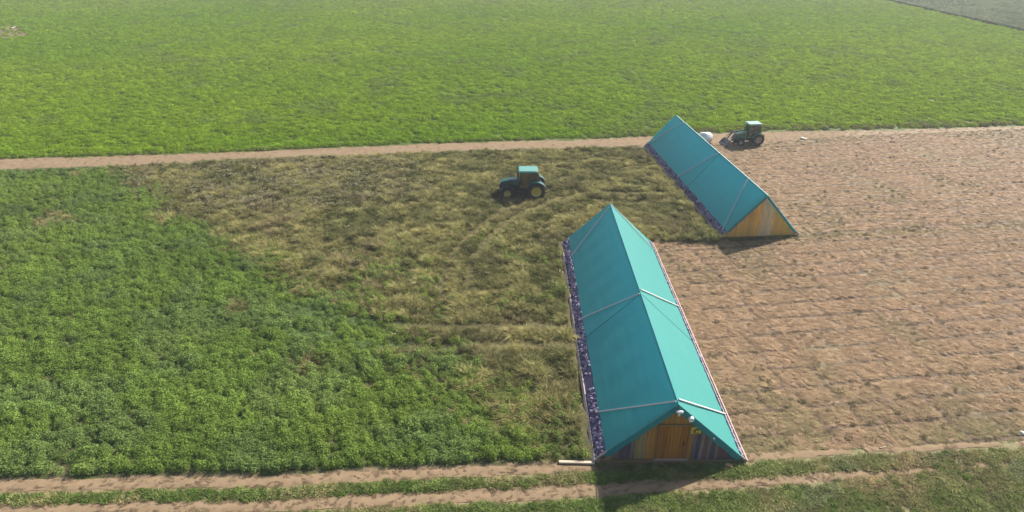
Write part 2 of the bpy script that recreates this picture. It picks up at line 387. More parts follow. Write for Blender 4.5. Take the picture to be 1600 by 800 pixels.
# tall dry grass, partly lodged
bb = clump*.5+bush*.5; k = isdry & (arc < .6) & ((bb > .43) | (rng.random(n) < .34)); nn = k.sum(); c = np.clip(bb[k]*1.8-.37, 0, 1)
flow = (fbm(x, y, 6, 260)[k]-.5)*3.4 + 2.6
olive = ss(.4, .7, fbm(x, y, 2.6, 290))[k][:, None]
brn = ss(.55, .8, fbm(x, y, 3.0, 310))[k][:, None]
base = C_DRY*1.48*(1-olive*.55) + np.array((.075, .095, .032))*olive*.55; base = base*(1-brn*.45) + np.array((.15, .11, .075))*brn*.45
br = (.70+.8*c)*rng.uniform(.72, 1.28, nn)
s = (.6+.7*c)*rng.uniform(.75, 1.25, nn)
lod = rng.random(nn) < .6
for nm, pr_, sel, lb in (('lodged_grass', P_LODGE, lod, 'tall olive brown grass bent over in tangled swirls around the tractor'), ('tall_grass', P_GRASS, ~lod, 'upright seeding brown grass standing among the flattened grass')):
    m_ = np.where(k)[0][sel]
    scatter(nm, pr_, 6, np.stack([x[m_], y[m_], hz[m_]-.03], 1), s3(s[sel], .7+.4*c[sel]), rz(sel.sum(), flow[sel], 1.0), (base*br[:, None])[sel], lb, 'grass')
# leafy weeds under the dry grass
k = isdry & (rng.random(n) < .25+.2*ss(.5, .7, med)) & (arc < .5); nn = k.sum()
scatter('weeds', P_LOW, 5, np.stack([x[k], y[k], hz[k]-.02], 1), s3(rng.uniform(.55, 1.1, nn), 1.2), rz(nn), (np.array((.15, .17, .055))*rng.uniform(.6, 1.3, nn)[:, None]), 'low green weeds growing through the dry grass', 'weeds')
k = (arc >= .35) & (rng.random(n) < .9); nn = k.sum()
da = dry[k][:, None]
scatter('flattened_grass', P_LODGE, 6, np.stack([x[k], y[k], hz[k]*.6], 1), s3(rng.uniform(.8, 1.15, nn), np.full(nn, .42)), rz(nn, 0.2, .5), (np.array((.34, .30, .14))*da+np.array((.21, .31, .10))*(1-da))*rng.uniform(.75, 1.2, nn)[:, None], 'flattened pale grass pressed down in curved wheel tracks', 'grass')
# white flower heads
fl = ss(.0, .5, 1-np.hypot((px-430)/290, (py-285)/62))*.5 + .006*isdry + .0008
fl *= (.4+1.3*ss(.4, .7, fbm(x, y, 2.4, 330)))
k = rng.random(n) < np.clip(fl, 0, .5)*(.2+.8*isdry); nn = k.sum()
scatter('wild_flowers', P_UMB, 5, np.stack([x[k], y[k], hz[k]-.05], 1), s3(rng.uniform(.55, .95, nn), .85), rz(nn), np.array((.32, .29, .17))*rng.uniform(.5, 1.15, nn)[:, None], 'pale flower heads dotted through the dry grass below the track', 'flowers')

# --- far green field
P = grid(lambda y: .28*(y/60)**.9, 60, 262, 60); Z = zones(P[:, 0], P[:, 1])
med = fbm(P[:, 0], P[:, 1], 4, 60)
d = ((Z['px']+5)/48)**2 + ((Z['py']-52)/11)**2 + (med-.5)*1.6
k = (Z['far'] == 1) & (Z['out'] < .5) & ((d > 1) | (rng.random(len(P)) < .18)) & (Z['py'] < t1_up(Z['px'])-1.5); P = P[k]; x, y = P[:, 0], P[:, 1]; px, py = Z['px'][k], Z['py'][k]; n = len(P)
clump = fbm(x, y*1.2, .78, 120, 2); med = fbm(x, y, 7, 350); big = fbm(x, y*1.6, 45, 370); stre = fbm(x, y*3, 3.5, 380)
keep = (clump > .40) | (rng.random(n) < .30); 
P, x, y, px, py, clump, med, big, stre = [q_[keep] for q_ in (P, x, y, px, py, clump, med, big, stre)]; n = len(x)
yl = ss(.25, .75, big*.8+med*.2)[:, None]; base = np.array((.175, .285, .018))*(1-yl) + np.array((.222, .315, .022))*yl
bl = (ss(.6, .75, med)*.5)[:, None]; base = base*(1-bl)+np.array((.16, .22, .06))*bl
gy = ((1-ss(-15, 28, py))*.45)[:, None]; base = base*(1-gy) + np.array((.21, .26, .075))*gy
# thin, trampled edge beside the track on the right
ed = (ss(0, 1, 1-(t1_up(px)-py)/np.where(px > 980, 14, 4))*(rng.random(n) < .6))[:, None]; base = base*(1-ed)+np.array((.17, .155, .08))*ed
br = (.84+.72*clump)*rng.uniform(.84, 1.18, n)*(.86+.28*stre)
sc = (.62+.65*clump)*rng.uniform(.8, 1.25, n)*(y/60)**.55*1.0
scatter('green_field_plants', P_LOW, 5, np.stack([x, y, clump*.1-.02], 1), s3(sc, 1.15*(60/y)**.35), rz(n), base*br[:, None], 'bright yellow green crop covering the far field', 'crop')
# dry rough pasture beyond the fence
P = grid(lambda y: .55*(y/150), 120, 262, 60); Z = zones(P[:, 0], P[:, 1]); k = Z['out'] >= .5; P = P[k]; n = len(P)
scatter('rough_pasture', P_SHORT, 5, np.c_[P, np.zeros(n)], s3(rng.uniform(1.6, 3.2, n), .9), rz(n), C_OUT*rng.uniform(.7, 1.2, n)[:, None]*(.7+.6*fbm(P[:, 0], P[:, 1], 6, 400))[:, None], 'grey green rough pasture beyond the wire fence', 'grass')
# dark ditch bank along the fence
A_, B_ = gr(1372, -1.8), gr(1680, 68.2); nn = 900; t = rng.random(nn)
P = np.stack([A_.x+(B_.x-A_.x)*t + rng.normal(0, .35, nn), A_.y+(B_.y-A_.y)*t + rng.normal(0, .35, nn), np.zeros(nn)], 1)
scatter('ditch_weeds', P_GRASS, 6, P, s3(rng.uniform(.8, 1.8, nn), 1.), rz(nn), np.array((.055, .065, .030))*rng.uniform(.7, 1.3, nn)[:, None], 'dark weeds lining the far field edge under the fence', 'weeds')

# --- stubble field, tracks and verges
P = grid(lambda y: .225*(y/28)**.5, 17, 100, 120); P = P[clear(P, .0)]; Z = zones(P[:, 0], P[:, 1]); x, y = P[:, 0], P[:, 1]; n = len(P)
px, py = Z['px'], Z['py']
med = fbm(x, y, 3.2, 420); big = fbm(x, y, 9, 440); rnd = rng.random(n)
# mower windrow lines: two crossing directions
groove = groove_at(x, y)
k = (Z['stub'] == 1) & (rnd < 1-.88*groove); nn = k.sum()
gm = (ss(.50, .72, big[k]*.55+med[k]*.45)*.75)[:, None]
gl = np.exp(-((py[k]-itp(px[k], (1240, 371), (1600, 350)))/6)**2)*(px[k] > 1230)*.9 + ss(650, 700, py[k])*.6 + (1-ss(3, 14, py[k]-t1_lo(px[k])))*.7
gm = np.clip(gm + gl[:, None]*(med[k] > .35)[:, None], 0, .9)
base = np.array((.46, .322, .195))*(1-gm)+np.array((.27, .24, .115))*gm
br = rng.uniform(.70, 1.24, nn)*(1-.5*groove[k])*(.84+.32*fbm(x, y, 1.0, 500)[k])
scatter('straw_stubble', P_STRAW, 8, np.c_[x[k], y[k], np.full(nn, .02)], s3(rng.uniform(.7, 1.05, nn)*(1-.35*groove[k]), .7), rz(nn, np.where(rng.random(nn) < .75, .12, -1.2), .32), base*br[:, None], 'tan cut straw stubble covering the mown field', 'stubble')
k = (Z['stub'] == 1) & (rng.random(n) < .035+.25*(groove > .5)*(rnd < .2)+.3*np.exp(-((py-itp(px, (1240, 370), (1600, 352)))/4)**2)*(px > 1235)*(px < 1500)*(med > .5)); nn0 = k.sum()
gsel = k & ((big*.5+med*.5 > .50) | (py > 660) | (rng.random(n) < .25)); nn = gsel.sum()
scatter('stubble_weeds', P_SHORT, 5, np.c_[x[gsel], y[gsel], np.full(nn, .02)], s3(rng.uniform(.5, 1.0, nn), 1.), rz(nn), np.array((.23, .21, .11))*rng.uniform(.7, 1.2, nn)[:, None], 'thin green regrowth scattered through the stubble', 'weeds')
# loose straw on the tracks
tr = (Z['track1'] | Z['track2'] | Z['track3']); k = tr & (rnd < .42); nn = k.sum()
scatter('track_litter', P_STRAW, 8, np.c_[x[k], y[k], np.full(nn, .022)], s3(rng.uniform(.45, .8, nn), .6), rz(nn, .05, .4), np.array((.31, .225, .14))*rng.uniform(.6, 1.15, nn)[:, None], 'loose straw and grit lying on the bare tracks', 'straw')
# grass strip and verge near the camera
P = grid(lambda y: .17*(y/20)**.4, 16.5, 30, 120); P = P[clear(P, .0)]; Z = zones(P[:, 0], P[:, 1]); k = Z['vin'] == 1; P = P[k]; x, y = P[:, 0], P[:, 1]; n = len(P); px = Z['px'][k]; py = Z['py'][k]
med = fbm(x, y, 2.0, 520); rnd = rng.random(n); cl = fbm(x, y, .7, 530, 2)
dryv = np.clip(ss(.45, .75, med)*.5 + ss(1050, 1400, px)*.34*(.4+.6*(py < 770)) + .12, 0, 1)[:, None]
base = np.array((.17, .25, .06))*(1-dryv)+np.array((.44, .35, .19))*dryv
bl = (ss(.55, .7, fbm(x, y, 1.8, 540))*(px > 1150))[:, None]; base = base*(1-bl*.6)+np.array((.26, .29, .15))*bl*.6
k = (cl > .3) | (rnd < .6); nn = k.sum()
scatter('verge_grass', P_SHORT, 5, np.c_[x[k], y[k], np.zeros(nn)], s3((.7+.6*cl[k])*rng.uniform(.8, 1.2, nn), 1.1), rz(nn), base[k]*((.7+.6*cl[k])*rng.uniform(.7, 1.3, nn))[:, None], 'short mixed grass between and below the near tracks', 'grass')
k = (rnd < .38) & (px < 1000) | (rnd < .12); nn = k.sum()
scatter('verge_weeds', P_LOW, 5, np.c_[x[k], y[k], np.zeros(nn)-.02], s3(rng.uniform(.35, .75, nn), 1.0), rz(nn), np.array((.14, .235, .045))*rng.uniform(.65, 1.35, nn)[:, None], 'leafy green weeds in the near grass strips', 'weeds')
# taller fringe along the base of both barns
Q = []; 
for O, A, W, L_, n_ in ((B1_O, B1_A, B1_W, B1_L, 260), (B2_O, B2_A, B2_W, B2_L, 260)):
    Wv = Vector((A.y, -A.x, 0))
    for _ in range(n_):
        if random.random() < .62: p = O + A*random.uniform(.3, L_) - Wv*(W/2+random.uniform(.12, .4))
        else: p = O - A*random.uniform(.12, .45) + Wv*random.uniform(-W/2, W/2)
        Q.append(p)
Q = np.array(Q); nn = len(Q)
scatter('base_grass', P_SHORT, 5, Q, s3(rng.uniform(.5, 1.0, nn), .9), rz(nn), np.array((.16, .19, .06))*rng.uniform(.6, 1.4, nn)[:, None], 'ragged grass along the foot of the two barns', 'grass')

# ------------------------------------------------------------------ barns
def roof_mat():
    m, t, b = nmat('teal_tarpaulin'); N = t.nodes.new; L = t.links.new
    tc = N('ShaderNodeTexCoord'); mp = N('ShaderNodeMapping'); mp.inputs['Scale'].default_value = (2.2, .35, 2.2); L(tc.outputs['Object'], mp.inputs[0])
    no = N('ShaderNodeTexNoise'); no.inputs['Scale'].default_value = 1.4; no.inputs['Detail'].default_value = 7; L(mp.outputs[0], no.inputs['Vector'])
    mx = N('ShaderNodeMix'); mx.data_type = 'RGBA'; mx.inputs[6].default_value = (.048, .365, .335, 1); mx.inputs[7].default_value = (.068, .42, .38, 1)
    L(no.outputs['Fac'], mx.inputs[0]); L(mx.outputs[2], b.inputs['Base Color'])
    b.inputs['Roughness'].default_value = .55; b.inputs['Specular IOR Level'].default_value = .5
    n2 = N('ShaderNodeTexNoise'); n2.inputs['Scale'].default_value = .9; n2.inputs['Detail'].default_value = 3; L(mp.outputs[0], n2.inputs['Vector'])
    bp = N('ShaderNodeBump'); bp.inputs['Strength'].default_value = .25; bp.inputs['Distance'].default_value = .08; L(n2.outputs['Fac'], bp.inputs['Height']); L(bp.outputs[0], b.inputs['Normal'])
    tr = N('ShaderNodeBsdfTranslucent'); tr.inputs[0].default_value = (.004, .66, .82, 1)
    ms = N('ShaderNodeMixShader'); ms.inputs[0].default_value = .40; L(b.outputs[0], ms.inputs[1]); L(tr.outputs[0], ms.inputs[2]); L(ms.outputs[0], t.nodes['Material Output'].inputs['Surface'])
    return m
M_ROOF = roof_mat(); M_RAIL = mat('weathered_beam', (.40, .32, .29), .8, var=.25, scale=3, bump=.4)
M_PIPE = mat('galvanised_pipe', (.52, .50, .50), .6, 0, .12)
M_PLANK = attr_mat('painted_planks', noise=.3, scale=5, bump=.4, bscale=9, bdist=.02, stretch=(3, 3, .25), rough=.75)
M_NET = mat('purple_netting', (.13, .10, .17), .8, var=.35, scale=9, bump=.6)
M_LUMP = attr_mat('grey_purple_stone', noise=.2, scale=6, rough=.8)
M_WHITE = mat('white_plastic', (.78, .78, .76), .45, var=.04)
M_DARK = mat('dark_gap', (.02, .02, .025), .9)
M_TRIM = mat('brown_trim', (.26, .14, .06), .75, var=.25, scale=8)
M_SUNLIT = mat('sunlit_slope_tint', (.35, .62, .60), .5)  # pale teal with the sun on the right roof slope put into the colour
M_FLAP = mat('flap_tarpaulin', (.008, .20, .215), .6, var=.1, scale=2)
M_SEAM = mat('tarpaulin_seam', (.02, .16, .17), .6)
def planks(x0, x1, z0, top, cf, y, th=.03, wd=.19):
    """vertical boards between x0 and x1, cut to the height top(x); boards keep their own paint"""
    V, F, Cc = [], [], []; xx = x0
    while xx < x1-.02:
        xb = min(xx+wd-.012, x1); zs = (top(xx), top(xb))
        if max(zs) > z0+.03:
            zs = [max(q_, z0+.005) for q_ in zs]; mid = (xx+xb)/2; zt = top(mid)
            pts = [(xx, z0), (xb, z0), (xb, zs[1])] + ([(0, top(0))] if xx < 0 < xb else []) + [(xx, zs[0])]
            yy = y+random.uniform(-.006, .006); i0 = len(V); k = len(pts)
            V += [(p[0], yy-th, p[1]) for p in pts] + [(p[0], yy, p[1]) for p in pts]
            F.append(tuple(range(i0, i0+k))); F.append(tuple(range(i0+2*k-1, i0+k-1, -1)))
            for j in range(k): F.append((i0+j, i0+k+j, i0+k+(j+1) % k, i0+(j+1) % k))
            Cc += [cf(mid)]*(2*k)
        xx += wd
    me = bpy.data.meshes.new('planks'); me.from_pydata(V, [], F); me.update()
    bm = bmesh.new(); bm.from_mesh(me); bmesh.ops.recalc_face_normals(bm, faces=bm.faces); bm.to_mesh(me); bm.free()
    a = me.color_attributes.new('col', 'FLOAT_COLOR', 'POINT'); a.data.foreach_set('color', np.array([(*c, 1) for c in Cc], np.float32).ravel())
    return me
def barn(O, A, W, L_, H, label, eaveL, eaveR, straps, seam_u, cf, detail):
    root = empty('a_frame_barn', O, math.atan2(-A.x, A.y)); tag(root, label, 'barn', 'teal roofed A-frame barns')
    hw = W/2; z0 = .12
    def sl(side, s, u, lift=0):            # point on a roof slope; s 0 at the foot .. 1 at the ridge
        nrm = Vector((side*(H-z0), 0, hw)).normalized()
        return Vector((side*hw*(1-s), u, z0+(H-z0)*s)) + nrm*lift
    for side, ev in ((-1, eaveL), (1, eaveR)):
        nu, nv = 60, 10; V, F = [], []
        for a_ in range(nu+1):
            for b_ in range(nv+1):
                u = L_*a_/nu; s = ev+(1-ev)*b_/nv
                wv = .012*math.sin(u*2.9+side)*math.sin(math.pi*b_/nv) + .012*math.sin(u*7.1+b_*.7)*(1-b_/nv) + (random.uniform(-.012, .012) if b_ == 0 else 0)
                V.append(sl(side, s + (.004*math.sin(u*3.3) if b_ == 0 else 0), u, .03+wv))
        for a_ in range(nu):
            for b_ in range(nv):
                i = a_*(nv+1)+b_; F.append((i, i+1, i+nv+2, i+nv+1))
        me = bpy.data.meshes.new('roof_panel'); me.from_pydata(V, [], F); o = link('roof_panel', me, M_ROOF, root, True)
        if side > 0:
            me.flip_normals()
        pass
        b = MB(); b.beam(sl(side, ev+.01, seam_u-.3, .05), sl(side, .985, seam_u, .05), .035, .012, (sl(side, 0, 0, 1)-sl(side, 0, 0))); b.build('seam', M_SEAM, o)
        # lower band between the roof hem and the foot rail
        b = MB(); n_ = sl(side, 0, 0, 1)-sl(side, 0, 0)
        b.beam(sl(side, ev/2-.005, 0.02, .0), sl(side, ev/2-.005, L_-.02, .0), (ev)*math.hypot(hw, H)*1.0, .03, n_); lp = b.build('lower_side_panel', M_NET, root)
        V, F, Cc = [], [], []; ln = ev*math.hypot(hw, H)
        for _ in range(int(L_*ln*46)):
            s = random.uniform(.035, ev*.92); u = random.uniform(.12, L_-.12); r = random.uniform(.05, .11)
            if (math.sin(u*1.9)+math.sin(u*.7+1)+random.uniform(-1, 1.2)) < -.7: continue
            c = sl(side, s, u, .03); bm = bmesh.new(); bmesh.ops.create_icosphere(bm, subdivisions=1, radius=r)
            i0 = len(V); q1, q2, q3 = [random.uniform(.7, 1.3) for _ in range(3)]
            V += [c+Vector((v.co.x*q1, v.co.y*q2, v.co.z*q3)) for v in bm.verts]; F += [tuple(i0+v.index for v in f.verts) for f in bm.faces]
            g_ = random.choice([(.17, .13, .22), (.26, .21, .31), (.42, .36, .46), (.07, .055, .10), (.31, .26, .34)]); Cc += [g_]*(len(V)-i0); bm.free()
        me = bpy.data.meshes.new('stone_filling'); me.from_pydata(V, [], F)
        a = me.color_attributes.new('col', 'FLOAT_COLOR', 'POINT'); a.data.foreach_set('color', np.array([(*c, 1) for c in Cc], np.float32).ravel())
        o = link('stone_filling', me, M_LUMP, lp); o['kind'] = 'stuff'
        b = MB(); b.beam(sl(side, .012, -.06, .05), sl(side, .012, L_, .05), .15, .13, n_); b.build('foot_rail', M_RAIL, root)
        if side > 0:
            b = MB(); b.beam(sl(side, ev*.80, 0.1, .07), sl(side, ev*.80, L_-.1, .07), .09, .05, n_); b.build('hem_rail', M_RAIL, root)
        # barge rafter at each end, visible below the roof hem
        for u in (.03, L_-.03):
            b = MB(); b.beam(sl(side, 0, u, .035), sl(side, ev+.01, u, .035), .08, .07, n_.cross(Vector((0, 0, 0))) if False else n_); b.build('rafter_foot', M_RAIL, root)
    # ridge cover, then the added strip for the sunlit slope
    b = MB(); b.prism([(-.05, H-.012), (0, H+.045), (.05, H-.012), (.04, H-.03), (0, H+.02), (-.04, H-.03)], 0, L_); b.build('ridge_cap', M_ROOF, root)
    if detail.get('lit_strip'): b = MB(); b.prism([(0, H+.05), (.15, H-.03), (.15, H-.05), (0, H+.03)], 0, L_); b.build('sunlit_slope_strip', M_SUNLIT, root)  # added strip: the sunlit right slope edge as pale colour and flatter tilt
    for side, ua, ub in straps:            # tie pipes lying over the roof: foot position, ridge position
        ev = eaveL if side < 0 else eaveR; n_ = sl(side, 0, 0, 1)-sl(side, 0, 0)
        b = MB(); b.beam(sl(side, max(.02, ev-.03), ua, .10), sl(side, .995, ub, .10), .075, .05, n_); b.build('tie_pipe', M_PIPE, root)
    # front flap of tarpaulin hanging below the verge
    dp = detail['flap']
    for side in (-1, 1):
        ev = (eaveL if side < 0 else eaveR)+.005; V = []; N_ = 14
        for j in range(N_+1):
            s = ev+(1-ev)*j/N_; p = sl(side, s, 0, .02); wig = .015*math.sin(j*1.9)
            q_ = p - Vector((0, 0, dp*(1+.05*math.sin(j*1.3)))) if j else p - Vector((-side*.12, 0, dp*.55))
            V += [Vector((p.x, -.015, p.z)), Vector((q_.x, -.03+wig, q_.z))]
        F = [(2*j, 2*j+1, 2*j+3, 2*j+2) for j in range(N_)]
        me = bpy.data.meshes.new('gable_flap'); me.from_pydata(V, [], F); o = link('gable_flap', me, M_FLAP, root, True)
        sm = o.modifiers.new('thick', 'SOLIDIFY'); sm.thickness = .012; es = o.modifiers.new('split', 'EDGE_SPLIT'); es.split_angle = .6
    top = lambda xx: z0+(H-z0)*(1-abs(xx)/hw)-.05
    o = link('gable_wall', planks(-hw+.1, hw-.1, .05, top, cf, .22), M_PLANK, root)
    wl = o
    o = link('gable_wall', planks(-hw+.1, hw-.1, .05, top, cf, L_-.05), M_PLANK, root)
    b = MB(); b.beam((-hw-.02, .06, .05), (hw+.02, .06, .05), .08, .08); b.build('sill_beam', M_TRIM, root)
    return root, wl, top
def wob(c, v=.18):
    f = 1+random.uniform(-v, v); return tuple(q_*f*(1+random.uniform(-.06, .06)) for q_ in c)
def cf1(xx):
    if abs(xx+.02) < 1.12: return wob((.42, .19, .045), .14)
    return wob(random.choice([(.12, .095, .12), (.14, .11, .13), (.09, .07, .09), (.20, .15, .13), (.28, .20, .09), (.16, .09, .09)]), .15)
def cf2(xx):
    if -.15 < xx < 1.0: return wob((.74, .52, .27), .12)
    return wob((.76, .40, .10), .15)
EL, ER = .155, .085
b1, wall1, top1 = barn(B1_O, B1_A, B1_W, B1_L, B1_H, 'large nearer A-frame barn with teal tarpaulin roof and yellow sign beside its brown door', EL, ER,
    ((-1, 3.0, .2), (-1, 12.05, 10.1), (-1, 20.7, 23.6), (1, 3.15, .35), (1, 14.0, 10.6), (1, 22.3, 24.0)), 10.1, cf1, dict(flap=.40, sill=True))
b2, wall2, top2 = barn(B2_O, B2_A, B2_W, B2_L, B2_H, 'farther A-frame barn with plain orange plank gable and teal roof, beside the loader tractor', .14, .06,
    ((-1, .6, 3.8), (-1, 13.2, 10.85), (-1, 24.3, 21.6), (1, .6, 3.8), (1, 13.2, 10.85), (1, 24.3, 21.6)), 10.6, cf2, dict(flap=.26, sill=False, lit_strip=True))
# door, trims, sign and lamps of the nearer barn
def cfd(xx): return wob((.33, .13, .022), .14)
dr = link('door', planks(-.62, .74, .14, lambda q_: 2.28, cfd, .17, .025, .17), M_PLANK, b1)
b = MB(); b.box((.06, .125, 2.34), (1.56, .05, .09)); b.box((-.68, .128, 1.2), (.07, .05, 2.16)); b.box((.80, .128, 1.2), (.07, .05, 2.16)); b.build('door_frame', M_TRIM, dr)
b = MB(); b.box((.60, .12, 1.15), (.04, .06, .22), bev=.008); b.build('handle', M_DARK, dr)
b = MB(); b.box((.06, .118, .10), (1.7, .08, .07)); b.build('door_step', M_RAIL, dr)
m_sign = mat('yellow_enamel', (.62, .44, .04), .5, var=.08)
b = MB(); b.box((1.10, .13, 2.02), (.50, .02, .42), bev=.004); sg = b.build('sign', m_sign, b1); sg['label'] = 'small yellow sign with dark marks beside the door'
b = MB(); b.prism([(.96, 1.92), (1.06, 1.90), (1.08, 2.04), (1.22, 2.02), (1.25, 2.13), (1.10, 2.15), (1.04, 2.10), (.97, 2.08)], .112, .118); b.box((1.12, .115, 1.87), (.30, .006, .03)); b.build('dark_mark', mat('sign_print', (.12, .07, .02), .7), sg)
def lamp(cx, cz, ry):
    R_ = Matrix.Rotation(ry, 3, 'Y')
    b = MB(); b.box((cx, -.14, cz), (.34, .12, .13), R_, .03); o = b.build('floodlight', M_WHITE, b1)
    b = MB(); b.box((cx, -.206, cz-.01), (.27, .012, .08), R_); b.build('lens', mat('lens', (.6, .62, .66), .2), o)
    b = MB(); b.tube((cx, -.14, cz-.05), (cx, -.10, cz-.26), .05); b.tube((cx, -.12, cz+.02), (cx, .1, cz+.02), .025); b.build('bracket', M_WHITE, o)
lamp(.06, 3.42, 0.05)
b = MB(); b.tube((.68, -.16, 2.92), (.68, -.03, 2.92), .12, .14, 16); b.box((.68, -.05, 2.78), (.16, .08, .12), bev=.02); b.build('round_lamp', M_WHITE, b1)
b = MB(); b.box((1.95, -.06, 1.68), (.09, .06, .09), bev=.015); b.build('hook', M_WHITE, b1)

# ------------------------------------------------------------------ loose things round the barns
def plank(name, a, b_, wd, th, mt, label, cat):
    a, b_ = Vector(a), Vector(b_); mb = MB(); d = b_-a; mb.box((0, 0, th/2), (d.length, wd, th), bev=.01)
    o = mb.build(name, mt); o.location = (a+b_)/2; o.rotation_euler = (0, 0, math.atan2(d.y, d.x)); tag(o, label, cat); return o
m_plank = mat('pale_wood', (.62, .50, .36), .8, var=.2, scale=4, bump=.3)
plank('timber_plank', gr(873, 724)+Vector((0, 0, .05)), gr(929, 725.5)+Vector((0, 0, .05)), .16, .10, m_plank, 'pale timber plank lying on the track left of the nearer barn', 'plank')
plank('timber_offcut', gr(1374, 701.3)+Vector((0, 0, .05)), gr(1384, 699.5)+Vector((0, 0, .05)), .07, .04, mat('dull_wood', (.42, .33, .22), .85), 'small pale wood offcut lying at the lower edge of the stubble', 'wood')
plank('timber_stub', gr(1133, 728), gr(1144, 731), .22, .14, mat('orange_wood', (.50, .30, .14), .8, var=.2), 'short orange brown timber stub at the right foot of the nearer barn', 'wood')
def stone(name, loc, dims, mt, label, cat='stone', sd_=1):
    r = random.Random(sd_); bm = bmesh.new(); bmesh.ops.create_icosphere(bm, subdivisions=3, radius=1)
    for v in bm.verts:
        n_ = v.co.normalized(); f = 1+.14*math.sin(n_.x*3.1+sd_)+.12*math.sin(n_.y*4.3+sd_*2)+.1*math.sin(n_.z*5+n_.x*4)
        v.co = Vector((n_.x*dims[0]*f, n_.y*dims[1]*f, max(-.25*dims[2], n_.z*dims[2]*f)))
    me = bpy.data.meshes.new(name); bm.to_mesh(me); bm.free(); o = link(name, me, mt, None, True); o.location = loc+Vector((0, 0, dims[2]*.2)); tag(o, label, cat); return o
m_stone = mat('pale_stone', (.62, .54, .44), .9, var=.15, scale=5, bump=.5)
stone('pale_stone', gr(1255, 217), (.52, .34, .16), m_stone, 'flat pale stone on the bare ground right of the loader tractor', sd_=2)
stone('pale_stone', gr(1598, 677), (.14, .16, .10), mat('white_stone', (.8, .75, .66), .8), 'small white stone at the far right edge of the stubble', sd_=4)
stone('pale_stone', gr(378, 483), (.16, .12, .16), m_stone, 'small pale lump in the brown spot within the green crop', sd_=5)
plank('broken_pole', gr(18, 46.0)+Vector((0, 0, .2)), gr(27, 42.5)+Vector((0, 0, .2)), .2, .16, mat('bleached_wood', (.40, .38, .28), .8), 'bleached pole lying on the bare patch in the far green field', 'pole')

# white tank behind the farther barn
tk = empty('water_tank', gr(1101, 223.5)); tag(tk, 'white plastic water tank partly hidden behind the farther barn', 'tank')
b = MB(); b.box((0, 0, .70), (1.45, 1.2, 1.05), bev=.14); b.build('tank_body', M_WHITE, tk, True)
b = MB(); b.tube((-.1, 0, 1.2), (-.1, 0, 1.29), .2, n=20); b.build('lid', M_WHITE, tk)
b = MB()
for yy in (-.45, 0, .45): b.box((0, yy, .05), (1.5, .12, .1))
for xx in (-.6, .6): b.box((xx, 0, .135), (.12, 1.2, .07))
b.build('pallet', M_TRIM, tk)

# ------------------------------------------------------------------ fence at the far right corner
m_post = mat('grey_post', (.16, .14, .11), .9, var=.2)
pp = [(1352, -14), (1402, -2), (1459, 9.5), (1499, 18.5), (1534, 26), (1573, 34.5), (1614, 44)]
fz = empty('wire_fence', gr(*pp[3])); tag(fz, 'thin wire fence on posts beyond the dark edge of the far field', 'fence')
W_ = [gr(q_[0], q_[1]) for q_ in pp]
A_ = W_[0]; B_ = W_[-1]; org = gr(*pp[3])
cnt = 13
for j in range(cnt):
    p = A_.lerp(B_, j/(cnt-1)) - org; tl = random.uniform(-.06, .06)
    b = MB(); b.tube((p.x, p.y, -.1), (p.x+tl, p.y, 1.45+random.uniform(-.1, .12)), .065, .055, 8); b.build('post', m_post, fz)
for h_ in (.5, .9, 1.3):
    b = MB(); b.tube((A_-org)+Vector((0, 0, h_)), (B_-org)+Vector((0, 0, h_)), .012, n=5); b.build('wire', m_post, fz)

# ------------------------------------------------------------------ tractors
M_GRN = mat('tractor_green', (.011, .085, .07), .32, var=.08); M_GRN2 = mat('dark_tractor_green', (.025, .19, .10), .35, var=.1)
M_CAB = mat('cab_roof_paint', (.13, .33, .28), .35, var=.05); M_CAB2 = mat('pale_cab_roof', (.30, .45, .39), .4, var=.05)
M_TYRE = mat('tyre_rubber', (.035, .033, .038), .9, var=.3, scale=20, bump=.5); M_YEL = mat('yellow_rim', (.52, .42, .08), .5, var=.15); M_RIM2 = mat('dusty_rim', (.34, .27, .22), .6, var=.15)
M_BLK = mat('black_chassis', (.022, .020, .032), .6, var=.3); M_SEAT = mat('red_brown_seat', (.20, .07, .06), .7); M_STEEL = mat('worn_steel', (.22, .19, .20), .55, .4, .25)
M_RED = mat('red_lens', (.55, .05, .03), .3); M_LAMP = mat('clear_lens', (.7, .7, .68), .2)
def glass():
    m, t, b_ = nmat('cab_glass'); N = t.nodes.new; L = t.links.new
    tr = N('ShaderNodeBsdfTransparent'); tr.inputs[0].default_value = (.30, .36, .42, 1); gl_ = N('ShaderNodeBsdfGlossy'); gl_.inputs['Roughness'].default_value = .05
    mx = N('ShaderNodeMixShader'); mx.inputs[0].default_value = .14; L(tr.outputs[0], mx.inputs[1]); L(gl_.outputs[0], mx.inputs[2]); L(mx.outputs[0], t.nodes['Material Output'].inputs[0]); return m
M_GLASS = glass()
